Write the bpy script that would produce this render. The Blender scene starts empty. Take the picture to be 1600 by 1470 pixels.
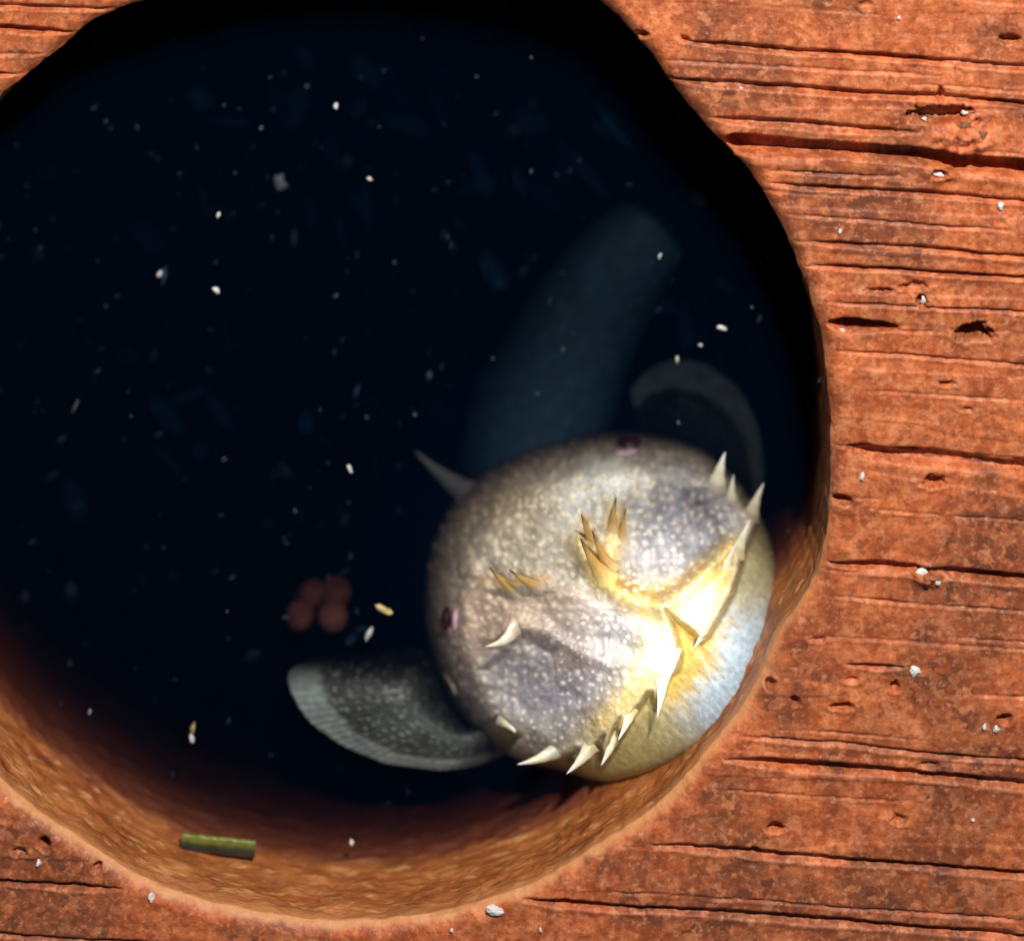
import bpy, math, random
import numpy as np
random.seed(7); rng = np.random.default_rng(7)
scene = bpy.context.scene
COL = scene.collection

# ---------------------------------------------------------------- camera, world, lamps, exposure
K = 0.0001                      # metres per design unit (the slab plane z = 0 is laid out in these units)
H = 3500.0                      # camera height over the slab
VX, VY = 900.0, -760.0          # foot of the camera on the slab plane

def W(x, y, z=0.0):             # slab-plane units -> metres
    return ((x-800)*K, (735-y)*K, z*K)
def pt(px, py, z):              # a point at height z that is seen where (px, py) of the slab plane is
    s = (H-z)/H
    return W(VX+(px-VX)*s, VY+(py-VY)*s, z)

cam_d = bpy.data.cameras.new('camera'); cam = bpy.data.objects.new('camera', cam_d); COL.objects.link(cam)
scene.camera = cam
cam.location = W(VX, VY, H)
cam_d.sensor_width = 36; cam_d.lens = 36*H/1600
cam_d.shift_x = (800-VX)/1600; cam_d.shift_y = -(735-VY)/1600
cam_d.clip_start = 0.01; cam_d.clip_end = 50
cam_d.dof.use_dof = True; cam_d.dof.focus_distance = (H+40)*K; cam_d.dof.aperture_fstop = 4.0

world = bpy.data.worlds.new('World'); scene.world = world; world.use_nodes = True
world.node_tree.nodes['Background'].inputs[0].default_value = (0.5, 0.6, 0.8, 1)
world.node_tree.nodes['Background'].inputs[1].default_value = 0.10
scene.view_settings.view_transform = 'Standard'; scene.view_settings.look = 'None'
scene.view_settings.exposure = 0; scene.view_settings.gamma = 1

def aim(o, target):
    from mathutils import Vector
    d = Vector(target)-o.location
    o.rotation_euler = d.to_track_quat('-Z', 'Y').to_euler()
def spot(name, loc, target, watts, col, deg, blend, size):
    d = bpy.data.lights.new(name, 'SPOT'); d.energy = watts; d.color = col
    d.spot_size = math.radians(deg); d.spot_blend = blend; d.shadow_soft_size = size
    o = bpy.data.objects.new(name, d); COL.objects.link(o); o.location = loc; aim(o, target); return o
# a broad lamp from beyond the top edge, and the small torch that picks out the fish
spot('key_lamp', W(1850, -3150, 3850), W(950, 800, 0), 16.5, (1.0, 0.93, 0.86), 55, 0.6, 0.009)
spot('torch', W(1250, -500, 3000), W(1030, 1000, -60), 11.5, (1.0, 0.97, 0.88), 5.2, 1.0, 0.003)
spot('camera_light', W(1000, 100, 3300), W(890, 965, -120), 3.5, (0.96, 0.97, 1.0), 12.5, 1.0, 0.008)

# ---------------------------------------------------------------- helpers
def tag(o, label=None, cat=None, group=None, kind=None):
    if label: o['label'] = label
    if cat: o['category'] = cat
    if group: o['group'] = group
    if kind: o['kind'] = kind
    return o
def mesh_obj(name, verts, faces, mat, parent=None, cols=None, smooth=True, midx=None):
    me = bpy.data.meshes.new(name)
    verts = np.asarray(verts, dtype=float)
    me.from_pydata(verts.tolist(), [], faces if isinstance(faces, list) else faces.tolist())
    mats = mat if isinstance(mat, (list, tuple)) else [mat]
    for m in mats: me.materials.append(m)
    if midx is not None: me.polygons.foreach_set('material_index', np.asarray(midx, dtype=np.int32))
    if smooth: me.polygons.foreach_set('use_smooth', np.ones(len(me.polygons), dtype=bool))
    if cols is not None:
        a = me.color_attributes.new('tint', 'FLOAT_COLOR', 'POINT')
        c = np.ones((len(verts), 4), dtype=np.float32); c[:, :3] = cols
        a.data.foreach_set('color', c.ravel())
    me.update()
    o = bpy.data.objects.new(name, me); COL.objects.link(o)
    if parent: o.parent = parent
    return o
def grid_faces(nr, nc, closed=False, off=0):
    r = np.arange(nr-1)[:, None]; c = np.arange(nc if closed else nc-1)[None, :]
    a = r*nc+c; b = r*nc+(c+1) % nc
    return (np.stack([a, b, b+nc, a+nc], -1).reshape(-1, 4)+off)
def hashf(ix, iy, k=0.0):
    v = np.sin(ix*127.1+iy*311.7+k*74.7)*43758.5453
    return v-np.floor(v)
def vnoise(x, y, k=0.0):
    ix, iy = np.floor(x), np.floor(y); fx, fy = x-ix, y-iy
    fx = fx*fx*(3-2*fx); fy = fy*fy*(3-2*fy)
    a = hashf(ix, iy, k); b = hashf(ix+1, iy, k); c = hashf(ix, iy+1, k); d = hashf(ix+1, iy+1, k)
    return (a*(1-fx)+b*fx)*(1-fy)+(c*(1-fx)+d*fx)*fy
def fbm(x, y, k=0.0, o=4):
    s = 0; a = 0.5
    for i in range(o):
        s = s+a*(vnoise(x, y, k+i)-0.5); x = x*2.03; y = y*2.03; a *= 0.5
    return s*2
def sstep(a, b, x):
    t = np.clip((x-a)/(b-a), 0, 1); return t*t*(3-2*t)
def seg_dist(X, Y, pts):
    """distance to a polyline and the parameter 0..1 along it"""
    best = np.full(np.shape(X), 1e9); par = np.zeros(np.shape(X)); sgn = np.zeros(np.shape(X))
    n = len(pts)-1
    for i in range(n):
        ax, ay = pts[i][:2]; bx, by = pts[i+1][:2]
        dx, dy = bx-ax, by-ay; L = dx*dx+dy*dy
        t = np.clip(((X-ax)*dx+(Y-ay)*dy)/L, 0, 1)
        ex, ey = X-(ax+t*dx), Y-(ay+t*dy)
        d = np.hypot(ex, ey); m = d < best
        best = np.where(m, d, best); par = np.where(m, (i+t)/n, par)
        sgn = np.where(m, np.sign(dx*ey-dy*ex), sgn)
    return best, par, sgn
def poly_sd(X, Y, P):
    """signed distance to a closed polygon, positive inside"""
    d, _, _ = seg_dist(X, Y, list(P)+[P[0]])
    ins = np.zeros(np.shape(X), bool); n = len(P)
    for i in range(n):
        x1, y1 = P[i]; x2, y2 = P[(i+1) % n]
        if y1 == y2: continue
        c = ((y1 > Y) != (y2 > Y)) & (X < (x2-x1)*(Y-y1)/(y2-y1)+x1)
        ins ^= c
    return np.where(ins, d, -d)
def bumps(X, Y, cell, rmin, rmax, k, warp=0.35):
    """scattered rounded tubercles: 0..1 height and a random value per tubercle"""
    gx, gy = X/cell, Y/cell
    out = np.zeros(np.shape(X)); rnd = np.zeros(np.shape(X))
    for ox in (-1, 0, 1):
        for oy in (-1, 0, 1):
            ix, iy = np.floor(gx)+ox, np.floor(gy)+oy
            cx = ix+0.5+warp*2*(hashf(ix, iy, k)-0.5); cy = iy+0.5+warp*2*(hashf(ix, iy, k+3)-0.5)
            r = (rmin+(rmax-rmin)*hashf(ix, iy, k+5))/cell
            el = 1+0.5*(hashf(ix, iy, k+9)-0.5)
            d = np.hypot((gx-cx)*el, (gy-cy)/el)/r
            v = np.where(d < 1, (1-d*d)**1.5, 0)
            m = v > out; out = np.where(m, v, out); rnd = np.where(m, hashf(ix, iy, k+7), rnd)
    return out, rnd

# node helpers
def new_mat(name):
    m = bpy.data.materials.new(name); m.use_nodes = True
    nt = m.node_tree; nt.nodes.clear()
    out = nt.nodes.new('ShaderNodeOutputMaterial'); b = nt.nodes.new('ShaderNodeBsdfPrincipled')
    nt.links.new(b.outputs[0], out.inputs[0])
    return m, nt, b
def N(nt, t, **kw):
    n = nt.nodes.new(t)
    for k, v in kw.items(): setattr(n, k, v)
    return n
def noise(nt, vec, scale, detail=5, rough=0.6, dist=0.0):
    n = N(nt, 'ShaderNodeTexNoise'); n.inputs['Scale'].default_value = scale
    n.inputs['Detail'].default_value = detail; n.inputs['Roughness'].default_value = rough
    n.inputs['Distortion'].default_value = dist
    nt.links.new(vec, n.inputs['Vector']); return n.outputs[0]
def ramp(nt, fac, stops):
    r = N(nt, 'ShaderNodeValToRGB'); e = r.color_ramp.elements
    while len(e) < len(stops): e.new(0.5)
    for i, (p, c) in enumerate(stops):
        e[i].position = p; e[i].color = (c[0], c[1], c[2], 1) if isinstance(c, tuple) else (c, c, c, 1)
    nt.links.new(fac, r.inputs[0]); return r.outputs[0]
def mix(nt, fac, a, b, mode='MIX'):
    n = N(nt, 'ShaderNodeMix', data_type='RGBA', blend_type=mode)
    for inp, v in ((n.inputs[0], fac), (n.inputs[6], a), (n.inputs[7], b)):
        if isinstance(v, (int, float)): inp.default_value = v
        elif isinstance(v, tuple): inp.default_value = (v[0], v[1], v[2], 1)
        else: nt.links.new(v, inp)
    return n.outputs[2]
def bump(nt, h, dist, strength=1.0, nrm=None):
    n = N(nt, 'ShaderNodeBump'); n.inputs['Strength'].default_value = strength; n.inputs['Distance'].default_value = dist
    nt.links.new(h, n.inputs['Height'])
    if nrm is not None: nt.links.new(nrm, n.inputs['Normal'])
    return n.outputs[0]
def coords(nt, scale=(1, 1, 1), rot=(0, 0, 0)):
    t = N(nt, 'ShaderNodeTexCoord'); m = N(nt, 'ShaderNodeMapping')
    m.inputs['Scale'].default_value = scale; m.inputs['Rotation'].default_value = rot
    nt.links.new(t.outputs['Object'], m.inputs[0]); return m.outputs[0]

# ---------------------------------------------------------------- materials
def mat_slab():
    m, nt, b = new_mat('weathered_slab')
    v = coords(nt); vs = coords(nt, (0.30, 1.2, 1))
    big = noise(nt, v, 38, 3, 0.55); mid = noise(nt, v, 210, 5, 0.7, 0.3); fine = noise(nt, v, 800, 5, 0.75)
    grain = noise(nt, vs, 420, 4, 0.6)
    vo = N(nt, 'ShaderNodeTexVoronoi'); vo.inputs['Scale'].default_value = 620; nt.links.new(v, vo.inputs['Vector'])
    wn = N(nt, 'ShaderNodeVectorMath', operation='MULTIPLY_ADD'); 
    nz = N(nt, 'ShaderNodeTexNoise'); nz.inputs['Scale'].default_value = 500; nt.links.new(v, nz.inputs['Vector'])
    nt.links.new(nz.outputs['Color'], wn.inputs[0]); wn.inputs[1].default_value = (0.004, 0.004, 0.004); nt.links.new(v, wn.inputs[2])
    nt.links.new(wn.outputs[0], vo.inputs['Vector'])
    sep = N(nt, 'ShaderNodeSeparateColor'); nt.links.new(vo.outputs['Color'], sep.inputs[0])
    c = ramp(nt, mid, [(0.34, (0.40, 0.085, 0.026)), (0.5, (0.64, 0.165, 0.055)), (0.66, (0.86, 0.28, 0.105))])
    bm = N(nt, 'ShaderNodeMath', operation='MULTIPLY'); nt.links.new(ramp(nt, sep.outputs[0], [(0.0, 0.30), (1.0, 1.0)]), bm.inputs[0])
    nt.links.new(ramp(nt, big, [(0.48, 0.0), (0.57, 1.0)]), bm.inputs[1]); blot = bm.outputs[0]
    c = mix(nt, blot, c, (0.17, 0.058, 0.032))
    c = mix(nt, ramp(nt, sep.outputs[1], [(0.70, 0.0), (1.0, 0.5)]), c, (0.72, 0.29, 0.14))
    c = mix(nt, ramp(nt, sep.outputs[2], [(0.6, 0.0), (1.0, 0.5)]), c, (0.28, 0.075, 0.03))
    c = mix(nt, ramp(nt, fine, [(0.52, 0.0), (0.64, 0.7)]), c, (0.22, 0.062, 0.028))
    c = mix(nt, ramp(nt, fine, [(0.36, 0.6), (0.46, 0.0)]), c, (0.82, 0.36, 0.19))
    c = mix(nt, ramp(nt, grain, [(0.38, 0.2), (0.50, 0.0)]), c, (0.2, 0.06, 0.03))
    wa = N(nt, 'ShaderNodeAttribute'); wa.attribute_name = 'tint'; ws = N(nt, 'ShaderNodeSeparateColor'); nt.links.new(wa.outputs['Color'], ws.inputs[0])
    c = mix(nt, ws.outputs[0], c, mix(nt, fine, (0.50, 0.17, 0.06), (0.88, 0.44, 0.19)))   # paler hole edge: light on the lamp-facing bevel put into the colour
    nt.links.new(c, b.inputs['Base Color'])
    b.inputs['Roughness'].default_value = 0.36
    b.inputs['Specular IOR Level'].default_value = 0.3
    n1 = bump(nt, mid, 0.0006, 0.4); n2 = bump(nt, fine, 0.0003, 0.7, n1); n3 = bump(nt, grain, 0.00015, 0.3, n2)
    nt.links.new(n3, b.inputs['Normal'])
    return m
def mat_wall():
    m, nt, b = new_mat('cut_wall')
    v = coords(nt, (1, 1, 2.2))
    mid = noise(nt, v, 120, 6, 0.65, 0.6); fine = noise(nt, v, 520, 5, 0.7)
    c = ramp(nt, mid, [(0.3, (0.22, 0.055, 0.016)), (0.52, (0.42, 0.135, 0.036)), (0.72, (0.62, 0.25, 0.08))])
    c = mix(nt, ramp(nt, fine, [(0.5, 0.0), (0.8, 0.6)]), c, (0.16, 0.05, 0.02))
    fl = noise(nt, coords(nt, (0.5, 0.9, 2.2), (0, 0, 0.35)), 420, 3, 0.5)
    c = mix(nt, ramp(nt, fl, [(0.58, 0.0), (0.68, 0.6)]), c, (0.74, 0.40, 0.17))
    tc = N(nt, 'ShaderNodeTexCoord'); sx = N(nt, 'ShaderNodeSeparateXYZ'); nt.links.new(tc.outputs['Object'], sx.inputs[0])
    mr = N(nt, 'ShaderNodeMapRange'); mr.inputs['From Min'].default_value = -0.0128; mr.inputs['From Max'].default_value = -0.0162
    mt = N(nt, 'ShaderNodeMapRange'); mt.inputs['From Min'].default_value = -0.0045; mt.inputs['From Max'].default_value = -0.0006; nt.links.new(sx.outputs[2], mt.inputs['Value'])
    c = mix(nt, mt.outputs[0], c, mix(nt, fine, (0.48, 0.16, 0.055), (0.86, 0.42, 0.17)))   # paler top of the wall: rim highlight painted in
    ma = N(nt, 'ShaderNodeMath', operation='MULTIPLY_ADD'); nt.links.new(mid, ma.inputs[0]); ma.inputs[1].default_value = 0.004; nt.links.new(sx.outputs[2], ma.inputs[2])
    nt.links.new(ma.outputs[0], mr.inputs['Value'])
    c = mix(nt, mr.outputs[0], c, mix(nt, mid, (0.16, 0.040, 0.020), (0.42, 0.13, 0.06)))   # darker below the waterline: loss of light underwater put into the colour
    nt.links.new(c, b.inputs['Base Color']); b.inputs['Roughness'].default_value = 0.38
    nt.links.new(bump(nt, fine, 0.0004, 0.7, bump(nt, mid, 0.0012, 0.6)), b.inputs['Normal'])
    return m
def mat_tint(name, rough=0.4, coat=0.3, fine_scale=900, bdist=0.0002, sss=0.0, var=0.3):
    m, nt, b = new_mat(name)
    a = N(nt, 'ShaderNodeAttribute'); a.attribute_name = 'tint'
    v = coords(nt); n = noise(nt, v, fine_scale, 5, 0.65)
    c = mix(nt, ramp(nt, n, [(0.4, var), (0.62, 0.0)]), a.outputs['Color'], (0.25, 0.18, 0.13), 'MULTIPLY')
    nt.links.new(c, b.inputs['Base Color'])
    b.inputs['Roughness'].default_value = rough; b.inputs['Coat Weight'].default_value = coat
    b.inputs['Coat Roughness'].default_value = 0.25
    if sss:
        b.inputs['Subsurface Weight'].default_value = sss; b.inputs['Subsurface Radius'].default_value = (1, 0.7, 0.4)
        b.inputs['Subsurface Scale'].default_value = 0.0008
    nt.links.new(bump(nt, n, bdist, 0.6), b.inputs['Normal'])
    return m
def mat_plain(name, col, rough=0.5, coat=0.0, var=0.25, scale=800):
    m, nt, b = new_mat(name)
    v = coords(nt); n = noise(nt, v, scale, 4, 0.6)
    dark = tuple(x*(1-var*1.6) for x in col)
    nt.links.new(ramp(nt, n, [(0.35, dark), (0.65, tuple(col))]), b.inputs['Base Color'])
    b.inputs['Roughness'].default_value = rough; b.inputs['Coat Weight'].default_value = coat
    return m
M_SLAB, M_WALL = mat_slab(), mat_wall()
M_SKIN = mat_tint('fish_skin', 0.55, 0.06, 1100, 0.00012, 0.12, 0.35)
M_SPINE = mat_tint('spine_horn', 0.35, 0.4, 1500, 0.00005, 0.0, 0.15)
M_FIN = mat_tint('fin_membrane', 0.4, 0.2, 900, 0.0001, 0.0, 0.4)
M_EYE = mat_plain('eye_dark', (0.05, 0.012, 0.018), 0.08, 1.0)
M_LID = mat_plain('eyelid_pink', (0.75, 0.5, 0.58), 0.3, 0.5)
M_CHIP = mat_plain('pale_fleck', (0.92, 0.92, 0.88), 0.25, 0.5, 0.15)
M_CHIPY = mat_plain('yellow_fleck', (0.80, 0.62, 0.25), 0.3, 0.5, 0.3, 500)
M_DIM = mat_plain('grey_fleck', (0.30, 0.38, 0.42), 0.6)
M_BOKEH = mat_plain('pinkish_bokeh', (0.36, 0.15, 0.11), 0.9, 0.0, 0.3, 300)
M_GREEN = mat_tint('leaf_green', 0.4, 0.2, 700, 0.0002, 0.0, 0.5)
M_SILT = mat_plain('dark_silt', (0.02, 0.035, 0.06), 0.9, 0, 0.4, 120)
M_CRUST = mat_plain('orange_crust', (0.62, 0.26, 0.13), 0.3, 0.4, 0.5, 400)

# ---------------------------------------------------------------- slab with its round hole
RIM = [(0,150),(45,112),(90,82),(125,45),(160,22),(215,8),(262,-8),(330,-28),(440,-55),(560,-64),(700,-58),(830,-36),(905,-12),(960,18),(1005,72),
       (1035,112),(1062,150),(1090,185),(1112,212),(1148,240),(1172,268),(1192,296),(1222,352),(1250,420),(1272,480),(1285,530),(1293,590),(1298,650),
       (1301,720),(1299,780),(1293,840),(1282,895),(1262,935),(1232,968),(1212,1004),(1202,1040),(1180,1080),(1150,1125),(1118,1165),(1090,1200),(1060,1232),(1020,1272),(960,1312),
       (900,1350),(860,1374),(800,1400),(740,1420),(660,1438),(560,1447),(470,1443),(400,1433),(320,1415),(240,1388),(180,1356),(130,1322),(60,1275),(0,1228),
       (-70,1150),(-130,1050),(-180,930),(-208,800),(-214,680),(-195,540),(-150,400),(-95,280),(-40,195)]
CX, CY = 543.0, 690.0
_a = np.array([math.atan2(y-CY, x-CX) for x, y in RIM]); _r = np.array([math.hypot(x-CX, y-CY) for x, y in RIM])
_o = np.argsort(_a); _a, _r = _a[_o], _r[_o]
_aa = np.concatenate([_a-2*math.pi, _a, _a+2*math.pi]); _rr = np.concatenate([_r]*3)
_tb = np.linspace(-math.pi, math.pi, 1441); _tv = np.interp(_tb, _aa, _rr)
_k = np.exp(-(np.arange(-24, 25)/11.0)**2); _k /= _k.sum()
_tv = np.convolve(np.concatenate([_tv[-25:-1], _tv, _tv[1:25]]), _k, 'valid')
def rim_r(a):
    r = np.interp((a+math.pi) % (2*math.pi)-math.pi, _tb, _tv)
    return r+2.2*(vnoise(a*60, a*0, 3)-0.5)+3.0*(vnoise(a*22, a*0, 5)-0.5)

def spaced(lo, hi, fine, ext):
    a = list(np.arange(lo, hi+0.1, fine)); s = fine; x = hi
    while x < hi+ext: s *= 1.12; x += s; a.append(x)
    s = fine; x = lo
    while x > lo-ext: s *= 1.12; x -= s; a.insert(0, x)
    return np.array(a)
gx = spaced(-20, 1620, 2.6, 900); gy = spaced(-20, 1490, 2.4, 900)
X, Y = np.meshgrid(gx, gy)
# grooves: polyline, width, depth
G = [([(1062,64),(1240,80),(1500,97),(1800,125)],8,13), ([(1030,94),(1250,106),(1472,121)],4,5), ([(1040,124),(1250,140),(1460,152),(1800,180)],9,14),
     ([(1108,184),(1260,195),(1440,208)],11,14), ([(1128,226),(1300,234),(1470,248),(1600,265),(1900,285)],25,44),
     ([(1196,288),(1400,300),(1600,316),(1900,335)],8,13), ([(1200,268),(1420,278)],4,6), ([(1215,334),(1590,362)],4,5),
     ([(1236,378),(1400,386),(1600,402),(1900,420)],7,12), ([(1252,414),(1400,423),(1600,434),(1900,452)],6,13), ([(1275,472),(1460,481),(1800,500)],4,6),
     ([(1300,508),(1400,511)],17,45), ([(1296,549),(1420,556),(1600,572),(1800,585)],4,7),
     ([(1330,704),(1460,716),(1620,734),(1900,750)],22,22), ([(1330,792),(1500,808),(1800,830)],3,3), ([(1292,880),(1430,890),(1600,905),(1900,925)],13,18),
     ([(1285,930),(1430,945),(1700,962)],4,4), ([(1215,992),(1400,1002),(1800,1030)],3,3), ([(1320,1037),(1420,1046)],8,20),
     ([(1155,1150),(1300,1162),(1470,1181),(1800,1200)],6,8), ([(1130,1187),(1300,1199),(1420,1208),(1600,1226),(1900,1245)],13,16),
     ([(1010,1320),(1170,1332),(1400,1350),(1620,1368),(1900,1390)],10,13), ([(812,1407),(1000,1420),(1330,1441),(1620,1468),(1900,1490)],10,14),
     ([(930,1392),(1200,1408),(1620,1440)],4,4), ([(-400,1368),(0,1379),(195,1389)],8,14), ([(-300,1440),(150,1470),(600,1495)],6,8),
     ([(-300,36),(0,44),(125,54)],8,14), ([(-300,5),(20,10),(215,18)],6,9), ([(-200,80),(90,88)],5,6), ([(-200,105),(40,117)],9,12),
     ([(-300,-90),(500,-80),(1000,-60),(1900,-10)],10,14), ([(-300,1540),(900,1560),(1900,1620)],12,16), ([(1000,1510),(1900,1560)],7,10)]
for _i in range(17):
    _y = -60+_i*94+random.uniform(-16, 16); _x = 1000+random.uniform(-40, 500); _l = random.uniform(150, 700)
    G.append(([(_x, _y+0.06*(_x-1300)), (_x+_l*.5, _y+0.06*(_x+_l*.5-1300)+random.uniform(-3, 3)), (_x+_l, _y+0.065*(_x+_l-1300))], random.uniform(2, 3.4), random.uniform(2, 4.5)))
PITS = [(1520,520,30,15,46),(1315,781,16,9,22),(1460,752,18,10,20),(1204,1069,9,10,20),(1243,1095,7,9,16),(1398,1073,8,8,18),(1315,1105,22,6,18),
        (1571,1123,13,9,24),(1212,1293,14,9,14),(1478,600,13,5,12),(1405,1280,12,8,8),(1332,1062,10,6,6),(1472,180,52,16,30),(1466,272,16,9,20),
        (1430,448,22,8,10),(1580,62,20,9,20),(1352,8,12,8,8),(1002,55,14,7,16),(1070,62,9,6,12),(70,1318,11,11,22),(150,1358,9,7,14),(1440,470,8,12,18),
        (30,1330,12,8,10),(1470,150,6,20,14),(1180,1330,14,8,6),(1450,1195,20,6,8),(1278,1000,16,5,8),(1510,640,10,4,6),(1376,455,24,5,10)]
def slab_z(X, Y):
    z = 2.6*fbm(X/120, Y/80, 1)+0.9*fbm(X/15, Y/12, 9)+0.35*fbm(X/40, Y/6, 4, 3)
    rows = Y-0.055*(X-1300)
    z = z+1.0*(vnoise(rows/26, X/900, 31)-0.5)*2+0.8*np.sign(vnoise(rows/60, X/2500, 37)-0.5)
    for pts, w, dep in G:
        wob = 1.2*(vnoise(X/70, Y*0+pts[0][1], 12)-0.5)*2+0.8*(vnoise(X/13, Y*0+pts[0][1], 14)-0.5)*2
        d, t, s = seg_dist(X, Y+wob, pts)
        ww = w*(0.8+0.45*vnoise(X/60, Y*0+pts[0][1], 21))*0.5
        e0 = np.hypot(X-pts[0][0], Y-pts[0][1]); e1 = np.hypot(X-pts[-1][0], Y-pts[-1][1])
        tp = np.clip(np.minimum(e0, e1)/70, 0, 1)**0.6 if w < 16 else np.clip(np.minimum(e0, e1)/25, 0.1, 1)**0.5
        ww = ww*np.maximum(tp, 0.08)
        z = z-dep*np.maximum(tp, 0.1)*(0.65+0.7*vnoise(X/60, Y*0+pts[0][1], 8))*(1-sstep(ww*0.45, ww*1.25+1, d))
        below = np.exp(-((d-ww*1.9)/(2.5+w*0.15))**2)*(s > 0)
        z = z+below*tp*min(2.2, 0.6+dep*0.06)*(0.3+1.2*vnoise(X/50, Y*0+pts[0][1], 28))
    for x, y, rx, ry, dep in PITS:
        a = np.arctan2(Y-y, X-x); q = np.hypot((X-x)/rx, (Y-y)/ry)*(1+0.5*fbm(X/11, Y/9, 6)+0.25*fbm(X/4, Y/4, 7))
        z = z-dep*(1-sstep(0.5, 1.05, q))+2.2*np.exp(-((q-1.35)/0.25)**2)*(Y > y-2)
    # rough raised crust beside the big groove
    q = np.exp(-(((X-1500)/42)**2+((Y-222)/26)**2)**1.5); z = z+q*(20+22*fbm(X/14, Y/14, 17))
    q = np.exp(-(((X-1452)/22)**2+((Y-898)/16)**2)**1.5); z = z+q*(14+16*fbm(X/9, Y/9, 18))
    q = np.exp(-(((X-1470)/20)**2+((Y-271)/10)**2)**1.5); z = z+q*10
    return z
ang = np.arctan2(Y-CY, X-CX); rad = np.hypot(X-CX, Y-CY); RR = rim_r(ang)
inside = rad < RR
near = inside & (rad > RR-4.2)
Xs = np.where(near, CX+np.cos(ang)*RR, X); Ys = np.where(near, CY+np.sin(ang)*RR, Y)
fade = sstep(0, 26, np.hypot(Xs-CX, Ys-CY)-RR)
Z = slab_z(Xs, Ys)
dr = np.clip(np.hypot(Xs-CX, Ys-CY)-RR, 0, None)
fadeg = sstep(0, 14, dr)
Z = Z*(0.35+0.65*fadeg)-15*(1-np.clip(dr/21, 0, 1))**2
keep = ~(inside & ~near)
idx = -np.ones(X.shape, int); idx[keep] = np.arange(keep.sum())
nr, nc = X.shape
q = np.stack([idx[:-1, :-1], idx[1:, :-1], idx[1:, 1:], idx[:-1, 1:]], -1).reshape(-1, 4)
allnear = np.stack([near[:-1, :-1], near[1:, :-1], near[1:, 1:], near[:-1, 1:]], -1).reshape(-1, 4).all(1)
q = q[(q >= 0).all(1) & ~allnear]
V = np.stack([(Xs[keep]-800)*K, (735-Ys[keep])*K, Z[keep]*K], -1)
# the cut wall, going down
na = 1200; th = np.linspace(-math.pi, math.pi, na, endpoint=False)
zs = np.concatenate([[-12], np.arange(-16, -420, -4.0), np.linspace(-430, -1300, 30)])
TH, ZZ = np.meshgrid(th, zs)
wr = rim_r(TH)+np.where(ZZ > -14, 3.0, 0)+0.0*ZZ
arc = TH*750
wr = wr+(6*fbm(arc/70, ZZ/28, 50)+3.0*fbm(arc/22, ZZ/7, 51))*sstep(14, 40, -ZZ)*1.0
Vw = np.stack([(CX+np.cos(TH)*wr-800)*K, (735-CY-np.sin(TH)*wr)*K, ZZ*K], -1).reshape(-1, 3)
Fw = grid_faces(len(zs), na, True, len(V))[:, ::-1]
# outer edge of the slab
x0, x1, y0, y1 = gx[0], gx[-1], gy[0], gy[-1]
edge = [idx[0, j] for j in range(nc)]+[idx[i, -1] for i in range(1, nr)]+[idx[-1, j] for j in range(nc-2, -1, -1)]+[idx[i, 0] for i in range(nr-2, 0, -1)]
Ve = V[edge].copy(); Ve[:, 2] = -1300*K
ne = len(edge); base = len(V)+len(Vw)
Fe = [[edge[i], edge[(i+1) % ne], base+(i+1) % ne, base+i] for i in range(ne)]
F = q.tolist()+Fw.tolist()+Fe
an_ = ang[keep]; drk = dr[keep]
wm_ = (1-sstep(3, 11, drk+6*(vnoise(an_*38, drk*0, 61)-0.5)+3*fbm(an_*150, drk/9, 62)))*sstep(0.0, 0.7, np.sin(an_))  # painted highlight, only on the lower rim that faces the lamp
lit_edge = np.zeros((len(V)+len(Vw)+len(Ve), 3)); lit_edge[:len(V), 0] = wm_
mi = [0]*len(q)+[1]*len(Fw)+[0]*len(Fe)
slab = mesh_obj('grooved_slab', np.concatenate([V, Vw, Ve]), F, [M_SLAB, M_WALL], None, lit_edge, True, mi)
tag(slab, 'reddish orange weathered slab with long grooves and one large round hole', 'slab')

# bottom of the hole
n = 64; vs = []
for i in range(n+1):
    for j in range(n+1):
        x = -350+i*(1800/n); y = -200+j*(1800/n)
        vs.append(W(x, y, -1240+60*(math.sin(x*0.011)+math.cos(y*0.013+x*0.004))*0.5+rng.random()*12))
tag(mesh_obj('ground', vs, grid_faces(n+1, n+1), M_SILT), 'dark silty bottom of the round hole', None, None, 'structure')

# water filling the hole from a little below the rim
WL = -152.0
na = 180; th = np.linspace(0, 2*math.pi, na, endpoint=False)
ring = [(CX+math.cos(t)*(float(rim_r(np.array(t)))+14), CY+math.sin(t)*(float(rim_r(np.array(t)))+14)) for t in th]
wv = [W(x, y, WL) for x, y in ring]+[W(x, y, -1290) for x, y in ring]
wf = [list(range(na))[::-1], list(range(na, 2*na))]+[[i, (i+1) % na, na+(i+1) % na, na+i] for i in range(na)]
wm = bpy.data.materials.new('deep_water'); wm.use_nodes = True; nt = wm.node_tree; nt.nodes.clear()
out = nt.nodes.new('ShaderNodeOutputMaterial')
ab = nt.nodes.new('ShaderNodeVolumeAbsorption'); ab.inputs['Color'].default_value = (0.16, 0.10, 0.12, 1); ab.inputs['Density'].default_value = 90
sc = nt.nodes.new('ShaderNodeVolumeScatter'); sc.inputs['Color'].default_value = (0.05, 0.35, 1.0, 1); sc.inputs['Density'].default_value = 3.4
ad = nt.nodes.new('ShaderNodeAddShader'); nt.links.new(ab.outputs[0], ad.inputs[0]); nt.links.new(sc.outputs[0], ad.inputs[1])
nt.links.new(ad.outputs[0], out.inputs['Volume'])
tag(mesh_obj('water', wv, wf, wm, None, None, False), 'dark blue still water filling the round hole', None, None, 'structure')

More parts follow.
